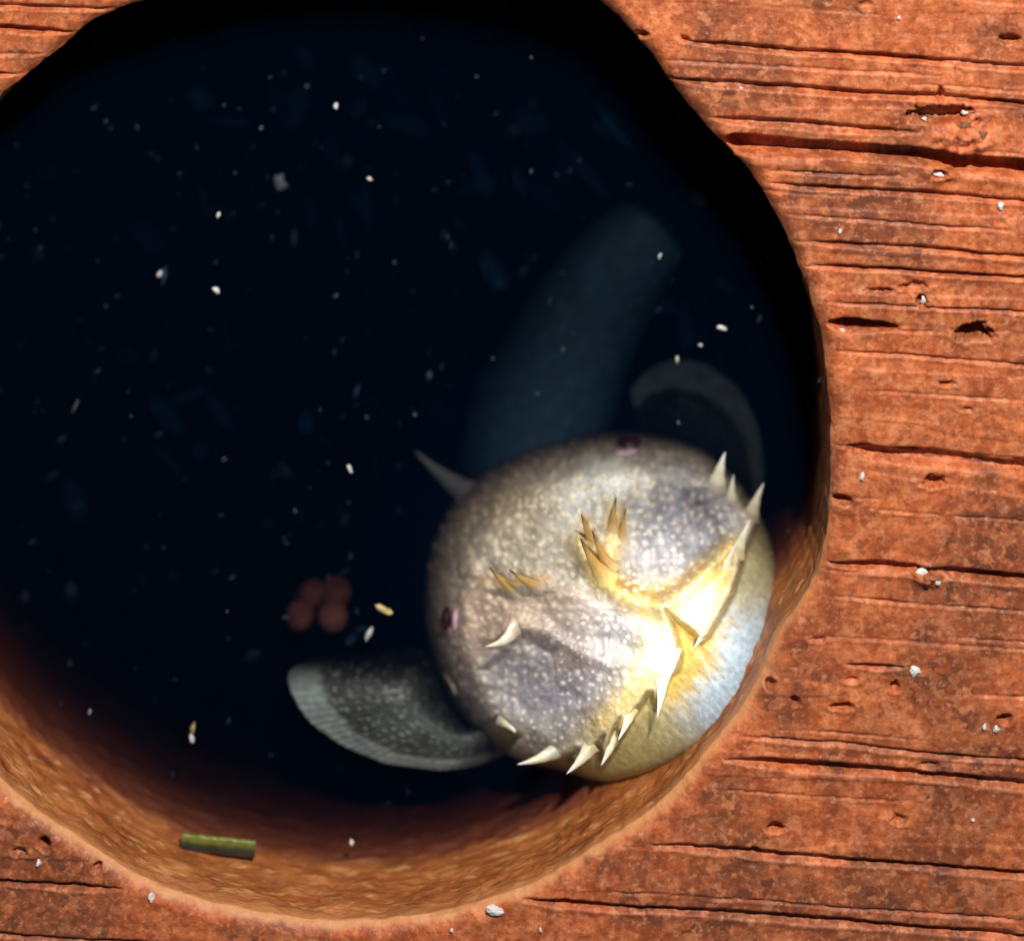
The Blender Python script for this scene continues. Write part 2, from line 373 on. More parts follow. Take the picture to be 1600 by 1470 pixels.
# ---------------------------------------------------------------- the fish
OUT = [(662,955),(663,905),(676,845),(700,795),(738,752),(790,722),(850,700),(920,686),(985,682),(1050,692),(1098,706),(1135,735),(1170,778),(1196,825),
       (1212,880),(1214,950),(1196,1020),(1163,1090),(1112,1148),(1050,1190),(990,1213),(945,1222),(880,1203),(820,1190),(768,1165),(728,1122),(696,1070),(674,1015)]
FX, FY = 938.0, 945.0
oa = np.array([math.atan2(y-FY, x-FX) for x, y in OUT]); orr = np.array([math.hypot(x-FX, y-FY) for x, y in OUT])
o_ = np.argsort(oa); oa, orr = oa[o_], orr[o_]
oaa = np.concatenate([oa-2*math.pi, oa, oa+2*math.pi]); orr3 = np.concatenate([orr]*3)
tb = np.linspace(-math.pi, math.pi, 721); tv = np.interp(tb, oaa, orr3)
kk = np.exp(-(np.arange(-15, 16)/7.0)**2); kk /= kk.sum()
tv = np.convolve(np.concatenate([tv[-16:-1], tv, tv[1:16]]), kk, 'valid')
def out_r(a): return np.interp((a+math.pi) % (2*math.pi)-math.pi, tb, tv)
PLATE = [(640,900),(660,820),(720,740),(820,690),(960,660),(1075,690),(1106,740),(1122,742),(1131,714),(1138,745),(1146,760),(1150,748),(1156,775),(1172,800),(1182,782),(1191,764),(1188,800),
         (1176,826),(1168,845),(1160,866),(1156,880),(1150,905),(1142,926),(1124,960),(1104,992),(1096,1000),(1086,988),(1068,974),(1038,950),
         (1052,985),(1062,1020),(1056,1045),(1040,1058),(1034,1078),(1030,1096),(1026,1104),(1020,1080),(1010,1082),(1000,1098),(986,1118),(968,1148),(964,1138),(968,1122),(958,1138),(952,1160),(942,1184),(940,1166),(944,1148),
         (930,1162),(912,1182),(892,1202),(894,1186),(902,1172),(880,1180),(850,1188),(820,1192),(790,1178),(812,1150),(804,1142),(780,1120),(740,1130),(660,1120),(640,1020)]
def ridge(X, Y, pts, w, h):
    d, t, s = seg_dist(X, Y, pts); return h*np.exp(-(d/w)**2)
def gauss(X, Y, x, y, rx, ry, h, p=1.0): return h*np.exp(-((((X-x)/rx)**2+((Y-y)/ry)**2)**p))
ZC = -262.0
def body_parts(X, Y):
    a = np.arctan2(Y-FY, X-FX); r = np.hypot(X-FX, Y-FY)/out_r(a); r = np.clip(r, 0, 1)
    u = ((X-FX)+(Y-FY))*0.7071
    z = ZC+0.22*u+0.0019*np.clip(u, 0, None)**2*(r**2)+(1-r**2.6)**0.5*178
    sd = poly_sd(X, Y, PLATE)
    sd = sd+2*fbm(X/14, Y/14, 60)
    plate = sstep(-9, 4, sd)
    lr = sstep(-60, 120, u)                                   # only the lower right edge overhangs
    z = z+(plate-1)*34*lr
    lip = np.exp(-((sd-7)/8)**2)*lr; z = z+7*lip
    f = 0
    # hollow cheeks and the raised bars between them
    f = f-gauss(X, Y, 1062, 830, 86, 84, 52, 1.6)-gauss(X, Y, 838, 1062, 88, 62, 27, 1.4)-gauss(X, Y, 1050, 722, 50, 30, 10)
    f = f+gauss(X, Y, 1075, 760, 40, 26, 10)
    f = f+ridge(X, Y, [(905,852),(938,905),(985,936),(1035,948),(1080,915),(1140,852)], 16, 26)
    f = f+ridge(X, Y, [(958,790),(958,850),(950,890)], 13, 9)+ridge(X, Y, [(1022,755),(1008,800)], 12, 8)
    f = f+ridge(X, Y, [(1038,950),(1046,1000),(1030,1052)], 20, 16)
    f = f+ridge(X, Y, [(800,905),(850,918),(900,930)], 20, 12)+ridge(X, Y, [(730,890),(722,960),(735,1040),(760,1110)], 16, 10)
    f = f+ridge(X, Y, [(765,1000),(800,972),(850,985),(900,1018),(960,1040)], 12, 13)-ridge(X, Y, [(775,1015),(815,1000),(860,1018)], 9, 9)
    f = f+ridge(X, Y, [(745,880),(760,830),(800,790),(880,760)], 26, 9)+ridge(X, Y, [(930,745),(990,745)], 40, 13)
    f = f+ridge(X, Y, [(940,1120),(1000,1060),(1010,1000)], 22, 10)+ridge(X, Y, [(790,1110),(860,1160),(930,1140)], 16, 9)
    f = f-ridge(X, Y, [(930,990),(990,1015)], 12, 6)
    f = f-gauss(X, Y, 1068, 858, 8, 8, 9)+ridge(X, Y, [(700,935),(688,968),(700,1000)], 9, 5)
    edge = np.clip((1-r)*4, 0, 1)
    z = z+f*plate*edge
    z = z+(7*fbm(X/38, Y/38, 70)+2.0*fbm(X/12, Y/12, 71))*plate
    t1, r1 = bumps(X, Y, 14.5, 3.4, 6.2, 80); t1 = t1*(r1 > .3); t2, r2 = bumps(X+300, Y, 9, 1.4, 2.8, 90); t2 = t2*(r2 > .65)
    up = sstep(120, -120, u)                                  # coarser knobs towards the nape
    t3, r3 = bumps(X, Y+200, 17, 5.5, 8.8, 85); t3 = t3*(r3 > .25)
    yel = np.clip(ridge(X, Y, [(905,852),(938,905),(985,936),(1035,948),(1080,915),(1140,852)], 17, 1)+ridge(X, Y, [(1038,950),(1050,1000),(1015,1075),(950,1140)], 34, 1)
                  +ridge(X, Y, [(1100,970),(1130,900)], 34, 1)+ridge(X, Y, [(960,800),(955,870)], 15, 0.8), 0, 1)
    tub = (np.maximum(t1, t2*0.5)*(1-0.5*up)+t3*up*1.0)*plate*(1-0.75*yel)
    z = z+tub*2.4
    streak = fbm((X+Y)/30, (X-Y)/9, 95)
    z = z+(1-plate)*(2.2*fbm(X/40, Y/40, 96)+1.0*streak)
    return z, dict(a=a, r=r, u=u, plate=plate, t1=t1, t2=t2, t3=t3, r3=r3, up=up, yel=yel, lr=lr, streak=streak, lip=lip, tub=tub)
def lerp(A, B, t):
    A = np.asarray(A, float); B = np.asarray(B, float); t = np.asarray(t)[..., None]
    return A*(1-t)+B*t
def body_col(X, Y, D):
    base = np.broadcast_to(np.array([0.36, 0.335, 0.265]), X.shape+(3,)).copy()
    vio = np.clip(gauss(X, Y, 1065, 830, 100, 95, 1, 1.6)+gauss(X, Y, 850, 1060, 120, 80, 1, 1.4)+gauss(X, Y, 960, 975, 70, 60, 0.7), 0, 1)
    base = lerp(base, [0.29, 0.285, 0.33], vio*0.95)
    pink = np.clip(gauss(X, Y, 740, 970, 60, 80, 0.8)+gauss(X, Y, 830, 950, 90, 50, 0.8)+gauss(X, Y, 880, 1030, 60, 30, 0.6), 0, 1)
    base = lerp(base, [0.46, 0.33, 0.25], pink)
    base = lerp(base, [0.33, 0.26, 0.16], np.clip(gauss(X, Y, 790, 800, 70, 60, 0.8), 0, 1))
    grey = np.clip(gauss(X, Y, 955, 745, 60, 36, 0.9)+gauss(X, Y, 905, 805, 28, 40, 0.7), 0, 1)
    base = lerp(base, [0.55, 0.58, 0.55], grey)
    base = lerp(base, [0.66, 0.48, 0.14], D['yel'])
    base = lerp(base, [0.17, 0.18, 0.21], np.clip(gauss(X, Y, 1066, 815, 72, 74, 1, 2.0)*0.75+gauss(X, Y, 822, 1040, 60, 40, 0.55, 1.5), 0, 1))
    och = ridge(X, Y, [(912,812),(938,868),(972,910),(1020,930),(1060,918),(1095,885)], 11, 0.95)+ridge(X, Y, [(760,905),(790,915),(850,905)], 12, 0.6)
    base = lerp(base, [0.42, 0.25, 0.06], np.clip(och, 0, 1))
    base = lerp(base, [0.86, 0.80, 0.58], np.clip(gauss(X, Y, 1032, 1020, 30, 50, 1)+gauss(X, Y, 1090, 950, 34, 34, 1), 0, 1)*0.9)  # blown-out torch highlight on the jaw, painted in as pale yellow
    base = lerp(base, [0.62, 0.56, 0.32], D['lip']*0.6)
    mott = fbm(X/22, Y/22, 77); base = base*(1+0.45*mott)[..., None]
    tb_ = np.clip(1.35*np.maximum(D['t1'], D['t2']*0.5)*(1-D['up']*0.4)+D['t3']*D['up'], 0, 1)
    tc = lerp([0.70, 0.67, 0.66], [0.62, 0.55, 0.38], np.clip(D['up']+D['yel'], 0, 1))
    base = base*(1-(tb_*0.8)[..., None])+tc*(tb_*0.8)[..., None]
    # smooth belly: ochre near the jaw, white towards the outside
    bw = sstep(0.64, 0.86, D['r']+0.10*D['streak']+0.06*fbm(X/30, Y/30, 99))*sstep(-1.1, -0.2, -np.abs(D['a']-0.45))
    bel = lerp([0.44, 0.29, 0.05], [0.38, 0.49, 0.58], bw)
    bel = lerp(bel, [0.30, 0.27, 0.13], sstep(0.25, -0.15, D['a'])*0.8)
    bel = bel*(1+0.25*D['streak'])[..., None]
    bel = lerp(bel, [0.36, 0.30, 0.12], sstep(0.75, 1.15, D['a'])*0.85)
    k = (1-D['plate'])*D['lr']
    base = base*(1-0.08*(1-D['yel']))[..., None]
    return np.clip(base*(1-k[..., None])+bel*k[..., None], 0.01, 0.9)
nA, nR = 900, 210
A = np.linspace(-math.pi, math.pi, nA, endpoint=False)
S = np.sin(np.linspace(0.004, 1, nR)*math.pi/2)**0.85
SS, AA = np.meshgrid(S, A, indexing='ij')
PX = FX+np.cos(AA)*out_r(AA)*SS; PY = FY+np.sin(AA)*out_r(AA)*SS
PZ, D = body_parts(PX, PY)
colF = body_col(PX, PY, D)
sc_ = (H-PZ)/H
front = np.stack([VX+(PX-VX)*sc_, VY+(PY-VY)*sc_, PZ], -1)      # slab units
# behind the head the body narrows into the trunk and tail
hub = np.array([VX+(FX-VX)*(H-ZC)/H, VY+(FY-VY)*(H-ZC)/H, ZC])
def P3(px, py, z):
    s = (H-z)/H; return np.array([VX+(px-VX)*s, VY+(py-VY)*s, z])
path = [hub, P3(915, 880, -370), P3(865, 790, -400), P3(838, 690, -395), P3(868, 600, -385), P3(915, 500, -375), P3(980, 405, -365), P3(1045, 345, -360), P3(1100, 295, -360)]
wid = [1.0, 0.0, 130, 108, 98, 90, 76, 60, 30]
path = np.array(path)
def cat(P, t):
    n = len(P)-1; i = min(int(t*n), n-1); f = t*n-i
    p0, p1, p2, p3 = P[max(i-1, 0)], P[i], P[i+1], P[min(i+2, n)]
    return 0.5*((2*p1)+(-p0+p2)*f+(2*p0-5*p1+4*p2-p3)*f*f+(-p0+3*p1-3*p2+p3)*f**3)
last = front[-1]; cl = colF[-1]
rings = [front.reshape(-1, 3)]; cols = [colF.reshape(-1, 3)]
nB = 90
off0 = last-hub
for k in range(1, nB+1):
    t = k/nB; c = cat(path, t); c2 = cat(path, min(1, t+0.01)); c1 = cat(path, max(0, t-0.01))
    T = (c2-c1); T /= np.linalg.norm(T)
    w = np.interp(t, [0, .25, .375, .5, .625, .75, .875, .96, 1], [0, 155, 128, 116, 102, 84, 60, 30, 4])
    U = np.cross(T, [0, 0, 1.0]); U /= np.linalg.norm(U); Vv = np.cross(U, T)
    # ring angle matched to the head outline
    tubeo = np.stack([np.cos(A)*w, -np.sin(A)*0+0*A, 0*A], -1)*0
    ux = np.cos(A); uy = np.sin(A)
    tubeo = (ux[:, None]*np.sign(U[0]+1e-9)*U[None]+(-uy)[:, None]*(-np.sign(1)*Vv[None]*-1)*0.72)*w
    b = min(1, t/0.30); b = b*b*(3-2*b)
    o = off0*(1-b)*(1-0.25*b)+tubeo*b
    back = -90*math.sin(min(1, t/0.3)*math.pi)*0.5
    rings.append(c+o+np.array([0, 0, back*(1-b)])+(2.0*fbm(A*6, A*0+t*30, 3))[:, None]*0.5)
    sp, _ = bumps(A*40, np.full(nA, t*420), 14, 3, 6, 55)
    cc = lerp(cl, np.broadcast_to([0.08, 0.22, 0.34], cl.shape), np.full(nA, min(1, t*5)))*(1+0.5*sp)[:, None]  # dark blue tail: dimming by the water put into the skin colour
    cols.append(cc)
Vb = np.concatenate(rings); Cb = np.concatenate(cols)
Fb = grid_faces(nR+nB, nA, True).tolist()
Fb.append(list(range(nA))[::-1]); e0 = (nR+nB-1)*nA; Fb.append([e0+i for i in range(nA)])
Vm = np.stack([(Vb[:, 0]-800)*K, (735-Vb[:, 1])*K, Vb[:, 2]*K], -1)
fish = bpy.data.objects.new('spiny_fish', None); COL.objects.link(fish); fish.empty_display_size = 0.01
froot = W(*P3(938, 945, -330)); fish.location = froot
tag(fish, 'pale knobbly spiny fish wedged against the lower right wall of the water hole', 'fish')
from mathutils import Vector
def part(name, V, Fc, mat, cols=None, parent=None, smooth=True):
    V = np.asarray(V)-np.array(froot)
    return mesh_obj(name, V, Fc, mat, parent or fish, cols, smooth)
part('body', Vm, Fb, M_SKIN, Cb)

def surf(px, py):
    z, _ = body_parts(np.array([[float(px)]]), np.array([[float(py)]])); return float(z[0, 0])
def skin(px, py):
    if not (640 < px < 1215) or (px < 740 and py < 790): return np.array([0.30, 0.32, 0.30])
    X_, Y_ = np.meshgrid(np.linspace(px-9, px+9, 5), np.linspace(py-9, py+9, 5)); _, D_ = body_parts(X_, Y_)
    return body_col(X_, Y_, D_).reshape(-1, 3).mean(0)
def horn(name, bx, by, tx, ty, w, lift, c0, c1, bend=0.15, tipfrac=0.8, label=None, sink=10, zb=None, flat=0.7):
    zb = surf(bx, by) if zb is None else zb
    B = P3(bx, by, zb-sink); T = P3(tx, ty, zb+lift)
    ax = T-B; L = np.linalg.norm(ax); ax = ax/L
    side = np.cross(ax, [0, 0, 1.0]); side /= np.linalg.norm(side); nrm = np.cross(side, ax)
    ns, na_ = 22, 18; vs, cs = [], []
    sk_ = skin(bx, by)
    for i in range(ns):
        t = i/(ns-1); c = B+(T-B)*t+nrm*math.sin(t*math.pi)*L*bend*np.sign(lift if lift else 1)+side*math.sin(t*math.pi)*L*bend*0.6
        r = w*(0.80*(1-t)**0.9+0.30*(1-t)**3)*(1+0.04*math.sin(t*23+bx))+0.35
        for j in range(na_):
            a = 2*math.pi*j/na_; g = 1+0.06*math.sin(a*5)
            vs.append(c+side*math.cos(a)*r*g+nrm*math.sin(a)*r*flat*g)
            k = sstep(tipfrac-0.25, tipfrac+0.1, t); k0 = 1-sstep(0.05, 0.45, t); cc = np.array(c0)*(1-k)+np.array(c1)*k; cs.append(cc*(1-k0)+sk_*k0)
    vs = np.array(vs); fc = grid_faces(ns, na_, True).tolist(); fc.append([(ns-1)*na_+j for j in range(na_)])
    V = np.stack([(vs[:, 0]-800)*K, (735-vs[:, 1])*K, vs[:, 2]*K], -1)
    o = part(name, V, fc, M_SPINE, np.array(cs))
    if label: o['label'] = label
    return o
PALE = (0.78, 0.74, 0.52); WHT = (0.82, 0.82, 0.76); OCH = (0.42, 0.25, 0.07); DRK = (0.03, 0.025, 0.02)
# pale spines along the edge of the head
for b in [(1118,768,1133,706,24,20),(1143,790,1146,742,15,8),(1172,808,1193,755,17,10),(1150,868,1172,812,16,4),(1128,900,1150,850,14,4),
          (1034,1050,1027,1120,15,14),(1046,1010,1036,1080,22,6),(986,1104,966,1156,14,16),(962,1140,939,1196,15,10),(925,1160,885,1209,17,10),(872,1168,808,1194,16,4),
          (785,1118,806,1144,18,8),(1095,940,1100,1000,26,2),(700,1050,712,1085,9,5),(1100,985,1085,1010,8,0)]:
    horn('spine', b[0], b[1], b[2], b[3], b[4]*0.85, b[5], PALE, WHT, 0.05, sink=14)
horn('spine', 806, 974, 758, 1010, 15, 13, (0.66,0.58,0.42), PALE, 0.16, label='short pale curved thorn over the left cheek')
# brown spines with dark tips on the brow and snout
for b in [(812,926,764,885,11,26),(848,918,795,889,11,26),(930,850,908,803,9,30),(956,888,925,828,11,30),(950,905,906,839,15,28),(958,832,963,776,10,26),(973,850,978,793,9,26)]:
    horn('spine', b[0], b[1], b[2], b[3], b[4]*1.1, b[5], OCH, DRK, 0.04, 0.90, label='ochre brown spine with a dark tip')
# small thorns seen edge-on round the outline
for k in range(26):
    a = -2.9+k*0.105+random.uniform(-.03, .03); r = float(out_r(np.array(a)))*0.97
    x, y = FX+math.cos(a)*r, FY+math.sin(a)*r
    horn('knob', x, y, x+math.cos(a)*7, y+math.sin(a)*7, 5.5, 6, (0.26,0.23,0.15), (0.4,0.36,0.24), 0.05, 0.9, sink=4)

# eyes
def ellipsoid(c, rx, ry, rz, rot=0, n=20, m=14):
    vs = []
    for i in range(m+1):
        p = math.pi*i/m
        for j in range(n):
            t = 2*math.pi*j/n
            x, y, z = rx*math.sin(p)*math.cos(t), ry*math.sin(p)*math.sin(t), rz*math.cos(p)
            vs.append((c[0]+x*math.cos(rot)-y*math.sin(rot), c[1]+x*math.sin(rot)+y*math.cos(rot), c[2]+z))
    vs = np.array(vs)
    return np.stack([(vs[:, 0]-800)*K, (735-vs[:, 1])*K, vs[:, 2]*K], -1), grid_faces(m+1, n, True).tolist()
for (ex, ey, rot, rx, ry) in ((698, 966, 0.05, 9, 20), (982, 692, 1.45, 10, 21)):
    z = surf(ex, ey); v, f = ellipsoid(P3(ex, ey, z+4), rx, ry, 15, rot)
    e = part('eye', v, f, M_EYE)
    dx, dy = (13, 0) if ex < 800 else (-4, 13)
    v, f = ellipsoid(P3(ex+dx, ey+dy+2, surf(ex+dx, ey+dy)+4), 4.5, ry*0.95, 5, rot)
    lid = mesh_obj('eyelid', v-np.array(froot), f, M_LID, e)

# fins: curved sheets spread from a root line to an outer arc
def interp_poly(P, t):
    P = np.array(P, float); d = np.concatenate([[0], np.cumsum(np.hypot(*np.diff(P, axis=0).T))]); d /= d[-1]
    return np.stack([np.interp(t, d, P[:, 0]), np.interp(t, d, P[:, 1])], -1)
def fin(root, arc, z0, z1, rim, inner, rimc, rays, label, bulge=30, kk=0, tuck=0, rim_u=-1):
    nu, nv = 200, 110
    u = np.linspace(0, 1, nu); v = np.linspace(0, 1, nv)
    R0 = interp_poly(root, u); R1 = interp_poly(arc, u)
    ker = np.exp(-(np.arange(-9, 10)/5.0)**2); ker /= ker.sum()
    for R_ in (R0, R1):
        for c in (0, 1):
            pad = np.concatenate([2*R_[0, c]-R_[9:0:-1, c], R_[:, c], 2*R_[-1, c]-R_[-2:-11:-1, c]]); R_[:, c] = np.convolve(pad, ker, 'valid')
    UU, VV = np.meshgrid(u, v)
    P = R0[None]*(1-VV[..., None])+R1[None]*VV[..., None]
    ray = np.cos(UU*rays*2*math.pi+0.6*fbm(UU*9, VV*4, kk))
    jag = 3*(vnoise(UU*rays*2, VV*0, kk)-0.5)
    P = P+(R1-R0)[None]*(jag*0.004*VV**6)[..., None]
    z = z0+(z1-z0)*VV+bulge*np.sin(VV*math.pi)*0.7+bulge*np.sin(UU*math.pi)*0.5+0.9*ray*VV+3*fbm(UU*6, VV*6, kk+3)
    z = z-tuck*1.3*(1-sstep(0.0, 0.42, UU))*(0.3+0.7*sstep(0, .5, VV))-tuck*sstep(0.80, 1, UU)-tuck*(1-sstep(0.0, 0.3, VV))
    dots, dr_ = bumps(UU*330, VV*190, 13, 2.5, 5.5, kk+20)
    rb = sstep(rim-0.035, rim+0.035, VV+0.03*fbm(UU*40, VV*3, kk+5))
    z = z+dots*3*(1-rb)
    rb = rb*sstep(rim_u, rim_u+0.12, UU+0.02*fbm(UU*40, VV*5, kk))
    c = lerp(np.array(inner)*(1+0*VV[..., None]), np.array(rimc), rb)
    c = c*(1+0.10*ray*(0.5+vnoise(UU*30, VV*2, kk+2)))[..., None]*(1+0.5*fbm(UU*14, VV*8, kk+8))[..., None]
    c = c*(1-0.88*(1-sstep(0.08, 0.5, UU))*(1-rb))[..., None]  # web darkens towards low UU: fade into shade painted into the colour
    c = c+(dots*(1-rb)*0.16*(0.3+0.7*sstep(0.1, 0.4, UU))*(dr_ > 0.35))[..., None]
    s = (H-z)/H
    top = np.stack([(VX+(P[..., 0]-VX)*s-800)*K, (735-(VY+(P[..., 1]-VY)*s))*K, z*K], -1).reshape(-1, 3)
    bot = top.copy(); bot[:, 2] -= (6-4*VV.ravel())*K
    n0 = len(top); f = grid_faces(nv, nu)[:, ::-1].tolist()+(grid_faces(nv, nu)+n0).tolist()
    def I(i, j): return i*nu+j
    loop = [I(0, j) for j in range(nu)]+[I(i, nu-1) for i in range(1, nv)]+[I(nv-1, j) for j in range(nu-2, -1, -1)]+[I(i, 0) for i in range(nv-2, 0, -1)]
    for a, b in zip(loop, loop[1:]+loop[:1]): f.append([a, b, b+n0, a+n0])
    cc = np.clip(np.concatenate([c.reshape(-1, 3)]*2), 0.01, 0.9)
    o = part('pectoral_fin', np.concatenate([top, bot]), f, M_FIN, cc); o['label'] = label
    return o
fin([(735,1020),(705,1050),(712,1100),(740,1130),(795,1120)], [(620,1012),(540,1022),(478,1034),(449,1044),(452,1078),(480,1125),(530,1163),(600,1192),(690,1204),(745,1196),(815,1168)],
    -212, -205, 0.80, (0.10,0.13,0.12), (0.52,0.68,0.66), 46, 'left fin with a pale streaked rim and dotted grey web', 22, 1, 90, 0.22)
fin([(1010,712),(1080,730),(1150,770)], [(985,610),(1010,580),(1050,561),(1105,570),(1155,608),(1186,668),(1194,740),(1185,790)],
    -345, -322, 0.72, (0.03,0.06,0.07), (0.20,0.32,0.36), 40, 'dim right fin with a faint pale rim', 20, 11)
# soft feeler standing off the nape
horn('feeler', 735, 772, 648, 704, 22, 6, (0.30,0.36,0.36), (0.4,0.48,0.48), 0.03, 0.8, zb=-285, flat=0.5)

# ---------------------------------------------------------------- things floating in the water
def chip(name, px, py, z, rx, ry, mat, rot=0.0, seed=0, rz=None):
    r = random.Random(seed*31+int(px)); me_v, fc = [], []
    n, m = 8, 5; rz = rz or min(rx, ry)*0.7
    c = P3(px, py, z)
    for i in range(m+1):
        p = math.pi*i/m
        for j in range(n):
            t = 2*math.pi*j/n; g = r.uniform(0.35, 1.35) if 0 < i < m else 1
            x, y, zz = rx*math.sin(p)*math.cos(t)*g, ry*math.sin(p)*math.sin(t)*g, rz*math.cos(p)
            me_v.append(((x*math.cos(rot)-y*math.sin(rot))*K, -(x*math.sin(rot)+y*math.cos(rot))*K, zz*K))
    o = mesh_obj(name, me_v, grid_faces(m+1, n, True).tolist(), mat, None, None, False)
    o.location = W(*c); return o
SPG = 'pale specks floating in the dark water'
special = [ # px, py, z, rx, ry, mat, rot, label
 (525,167,-150,3.6,6,M_CHIP,0.1,'bright white drop shaped speck near the top of the dark water'),
 (341,336,-150,3.2,4.8,M_CHIP,0.4,'bright white oval speck right above the curled white speck'),
 (338,454,-150,6.5,4,M_CHIP,0.5,'bright white curled speck, second below the white oval one'),
 (250,427,-165,4,7.5,M_CHIP,0.5,'slanted pale flake left of the curled white speck'),
 (439,284,-225,9,14,M_DIM,-0.3,'large dim grey oval flake in the upper water'),
 (578,280,-155,5,2.6,M_CHIP,0.7,'small pale hooked speck to the right of the large dim oval flake'),
 (547,732,-150,3.4,7,M_CHIP,-0.5,'bright slanted speck in mid water, up and left of the feeler'),
 (1128,512,-155,10,4,M_CHIP,0.2,'forked white flake on the right side above the dim fin'),
 (1094,539,-160,4,3,M_CHIP,0.3,'little white speck just below the forked flake'),
 (1058,562,-165,2.4,6,M_CHIP,0,'upright white speck at the tip of the dim right fin'),
 (1031,400,-160,3,4.5,M_CHIP,0.6,'single white speck over the edge of the dark tail'),
 (302,1138,-165,4,9,M_CHIPY,0.2,'yellowish white twisted flake over the brown shaded wall'),
 (299,1154,-160,4,7,M_CHIP,-0.1,'white lower flake touching the yellowish twisted flake'),
 (601,952,-150,15,6,M_CHIPY,0.45,'bright yellow and white jagged flake left of the fish eye'),
 (577,990,-170,4.5,13,M_CHIP,0.45,'pale curved flake below the bright yellow flake'),
 (1092,311,-250,11,14,M_DIM,-0.5,'dim grey ring like flake by the end of the tail'),
 (118,634,-190,1.8,13,M_DIM,0.45,'thin slanting grey fibre at the far left of the water'),
 (1281,594,-120,3.5,4.5,M_CHIP,0,'white speck clinging to the right wall of the hole'),
 (549,1316,-150,4,6,M_CHIP,-0.2,'small tan speck at the bottom waterline right of the green stem'),
 (140,1112,-150,2.5,5,M_DIM,0.3,'small grey speck over the brown wall at far left')]
for i, (px, py, z, rx, ry, m, rot, lab) in enumerate(special):
    tag(chip('floating_flake', px, py, z, rx, ry, m, rot, i), lab, 'flake', SPG)
minor = [(532,49),(422,121),(480,135),(350,718),(461,798),(573,652),(355,955),(700,371),(648,648),(350,165),(165,190),(408,200),(593,198),(700,285),(525,462),(616,410),
         (280,272),(880,545),(840,615),(770,560),(1200,400),(1175,480),(905,250),(830,268),(1265,640),(1290,690),(1060,660),(1232,830),(660,60),(745,120),(830,90),(55,360),(500,640),(205,650)]
for i, (px, py) in enumerate(minor):
    r = random.uniform(1.1, 2.0)
    tag(chip('floating_speck', px, py, random.uniform(-230, -165), r, r*random.uniform(1, 2.4), M_CHIP if i < 6 else M_DIM, random.uniform(-.8, .8), 100+i),
        'tiny faint pale speck floating in the dark water', 'speck', 'tiny faint specks in the dark water')
# silt hanging in the water: too fine to count
vs, fs = [], []
for i in range(650):
    a = random.uniform(0, 2*math.pi); r = 720*math.sqrt(random.random()); z = -205-220*random.random()**1.2
    cl_ = random.random()
    x, y = CX+math.cos(a)*r, CY+math.sin(a)*r
    x += 30*math.sin(y*0.05); y += 30*math.cos(x*0.045)
    if (math.hypot(x-FX, y-FY) < 330): continue
    s = random.uniform(0.7, 2.0)*(1 if cl_ < .93 else 2.6); L = s*random.uniform(1.5, 5); th_ = random.gauss(-1.0, 0.6)
    if i % 22 == 0: s = random.uniform(6, 13); L = s*1.6; z = random.uniform(-360, -280)
    b = len(vs)
    for dx, dy, dz in ((L,0,0),(-L,0,0),(0,s,0),(0,-s,0),(0,0,s),(0,0,-s)):
        vs.append(W(x+dx*math.cos(th_)-dy*math.sin(th_), y+dx*math.sin(th_)+dy*math.cos(th_), z+dz))
    for f in ((0,2,4),(2,1,4),(1,3,4),(3,0,4),(2,0,5),(1,2,5),(3,1,5),(0,3,5)): fs.append([b+k for k in f])
tag(mesh_obj('suspended_silt', vs, fs, mat_plain('silt_grain', (0.10, 0.22, 0.38), 0.9), None, None, False), 'fine bluish silt hanging in the dark water', 'silt', None, 'stuff')

# patches of murk in the water
mk = bpy.data.materials.new('murk'); mk.use_nodes = True; nt = mk.node_tree; nt.nodes.clear()
out = nt.nodes.new('ShaderNodeOutputMaterial'); sc = nt.nodes.new('ShaderNodeVolumeScatter')
sc.inputs['Color'].default_value = (0.08, 0.42, 1.0, 1); sc.inputs['Density'].default_value = 20.0; nt.links.new(sc.outputs[0], out.inputs['Volume'])
vs, fs = [], []
for i in range(120):
    for _ in range(40):
        a = random.uniform(0, 2*math.pi); r = 660*math.sqrt(random.random()); x, y = CX+math.cos(a)*r, CY-60+math.sin(a)*r
        if y < 860 and math.hypot(x-FX, y-FY) > 340: break
    z = random.uniform(-330, -215); rx, ry, rz = random.uniform(12, 60), random.uniform(7, 24), random.uniform(7, 24); ro = random.gauss(0.9, 0.5)
    b = len(vs); n_, m_ = 14, 8; c = P3(x, y, z)
    for p_ in range(m_+1):
        ph = math.pi*p_/m_
        for j in range(n_):
            t = 2*math.pi*j/n_; g = random.uniform(0.6, 1.2) if 0 < p_ < m_ else 1
            dx, dy = rx*math.sin(ph)*math.cos(t)*g, ry*math.sin(ph)*math.sin(t)*g
            vs.append(W(c[0]+dx*math.cos(ro)-dy*math.sin(ro), c[1]+dx*math.sin(ro)+dy*math.cos(ro), c[2]+rz*math.cos(ph)))
    fs += grid_faces(m_+1, n_, True, b).tolist()
tag(mesh_obj('water_murk', vs, fs, mk), 'faint blue cloudy murk inside the dark water', 'murk', None, 'stuff')

# out-of-focus light reflections, built as a cluster of four dim pinkish balls
bokeh_root = bpy.data.objects.new('bokeh_cluster', None); COL.objects.link(bokeh_root); er = np.array(W(*P3(495, 945, -262))); bokeh_root.location = er
tag(bokeh_root, 'blurry cluster of four dim pinkish brown out-of-focus light spots built as balls', 'ball cluster')
for (x, y, r, z) in ((468,962,25,-272),(520,963,26,-272),(488,928,24,-296),(524,926,27,-298)):
    v, f = ellipsoid(P3(x, y, z), r, r, r, 0, 32, 20); mesh_obj('bokeh', v-er, f, M_BOKEH, bokeh_root)

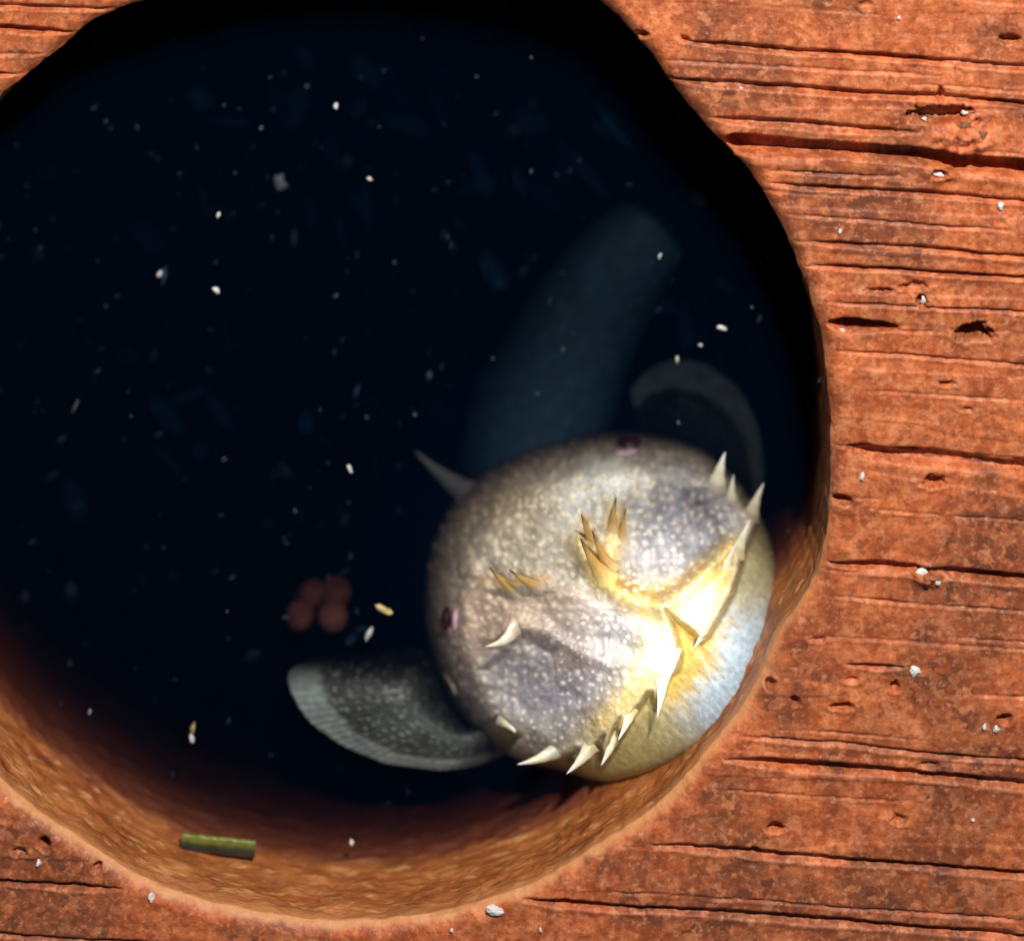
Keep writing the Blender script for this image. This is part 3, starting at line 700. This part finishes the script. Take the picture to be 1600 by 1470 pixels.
# green stem fragment at the waterline
def stem():
    nu, nv = 60, 14; vs, cs = [], []
    A0, A1 = np.array([283, 1314.]), np.array([399, 1326.])
    d = (A1-A0)/np.linalg.norm(A1-A0); nrm = np.array([-d[1], d[0]])
    for i in range(nu):
        t = i/(nu-1); c = A0+(A1-A0)*t; w = 14.5*(1-0.10*math.exp(-((t-.47)/.03)**2)); w *= 1+0.03*math.sin(t*31)
        for j in range(nv):
            a = 2*math.pi*j/nv; x = math.cos(a)*w; zz = math.sin(a)*7.5
            p = P3(*(c+nrm*x), -128+zz)
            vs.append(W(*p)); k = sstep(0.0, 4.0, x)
            cs.append(np.array([0.20, 0.22, 0.025])*(1-k)+np.array([0.025, 0.055, 0.045])*k)  # lit upper half and dim lower half painted into the stem colour
    f = grid_faces(nu, nv, True).tolist(); f.append(list(range(nv))[::-1]); f.append([(nu-1)*nv+j for j in range(nv)])
    return mesh_obj('green_stem', np.array(vs), f, M_GREEN, None, np.array(cs))
tag(stem(), 'short straight piece of green stem at the bottom wall of the hole', 'stem')

# ---------------------------------------------------------------- bright grains on the slab
grains = [(770,1421,17,8,'bright white grain on the bottom rim of the hole'),(236,1402,6,9,'white grain on the lower left rim of the hole'),
 (1440,896,13,10,'orange white crystal lump at the end of the lower right groove'),(1465,908,7,6,'small pale crystal right beside the orange white lump'),
 (1429,1048,9,10,'orange and white grain at the end of a short dark slot'),(1538,1135,5,7,'left one of two white grains close together low on the right'),
 (1557,1138,7,7,'right one of two white grains beside a dark pit low on the right'),(1443,467,9,11,'white grain under the notch at right, above the dark pit'),
 (1468,272,16,8,'pale crusted knob on the lower edge of the widest groove'),(1508,196,16,10,'orange crust lump above the widest groove'),
 (1536,212,14,12,'rounded orange crust knob at the right of the crust patch'),(1506,176,9,5,'pale chip on top of the crust patch'),
 (1157,138,5,4,'single bright white dot in a groove near the top'),(1315,517,8,4,'bright grain at the lower left of the dark slot'),
 (1562,322,9,8,'pale bluish grain at the right below the widest groove'),(1347,745,5,10,'thin white sliver below the wide shallow groove'),
 (1405,28,4,6,'pale dot on the blotchy slab near the top edge'),(845,1452,4,4,'pale dot on the slab below the bottom rim'),(706,1452,4,4,'pale round dot just outside the bottom rim'),
 (60,1348,6,8,'pale grain beside the dark pits at lower left'),(1520,1280,4,4,'white dot on the dark stained slab at lower right'),(1444,186,6,5,'white chip inside the hollow above the widest groove'),
 (1312,362,4,6,'white dot between two thin grooves right of the hole')]
for i, (x, y, rx, ry, lab) in enumerate(grains):
    z = float(slab_z(np.array([[float(x)]]), np.array([[float(y)]]))[0, 0])
    z = max(z, -10) if i > 1 else -1
    o = chip('grain', x, y, z+1, rx*(0.95 if i < 5 else 0.75), ry*(0.95 if i < 5 else 0.75), M_CRUST if 'crust' in lab and 'pale' not in lab else M_CHIP, 0.2, 300+i, rz=5)
    tag(o, lab, 'grain', 'bright grains on the orange slab')
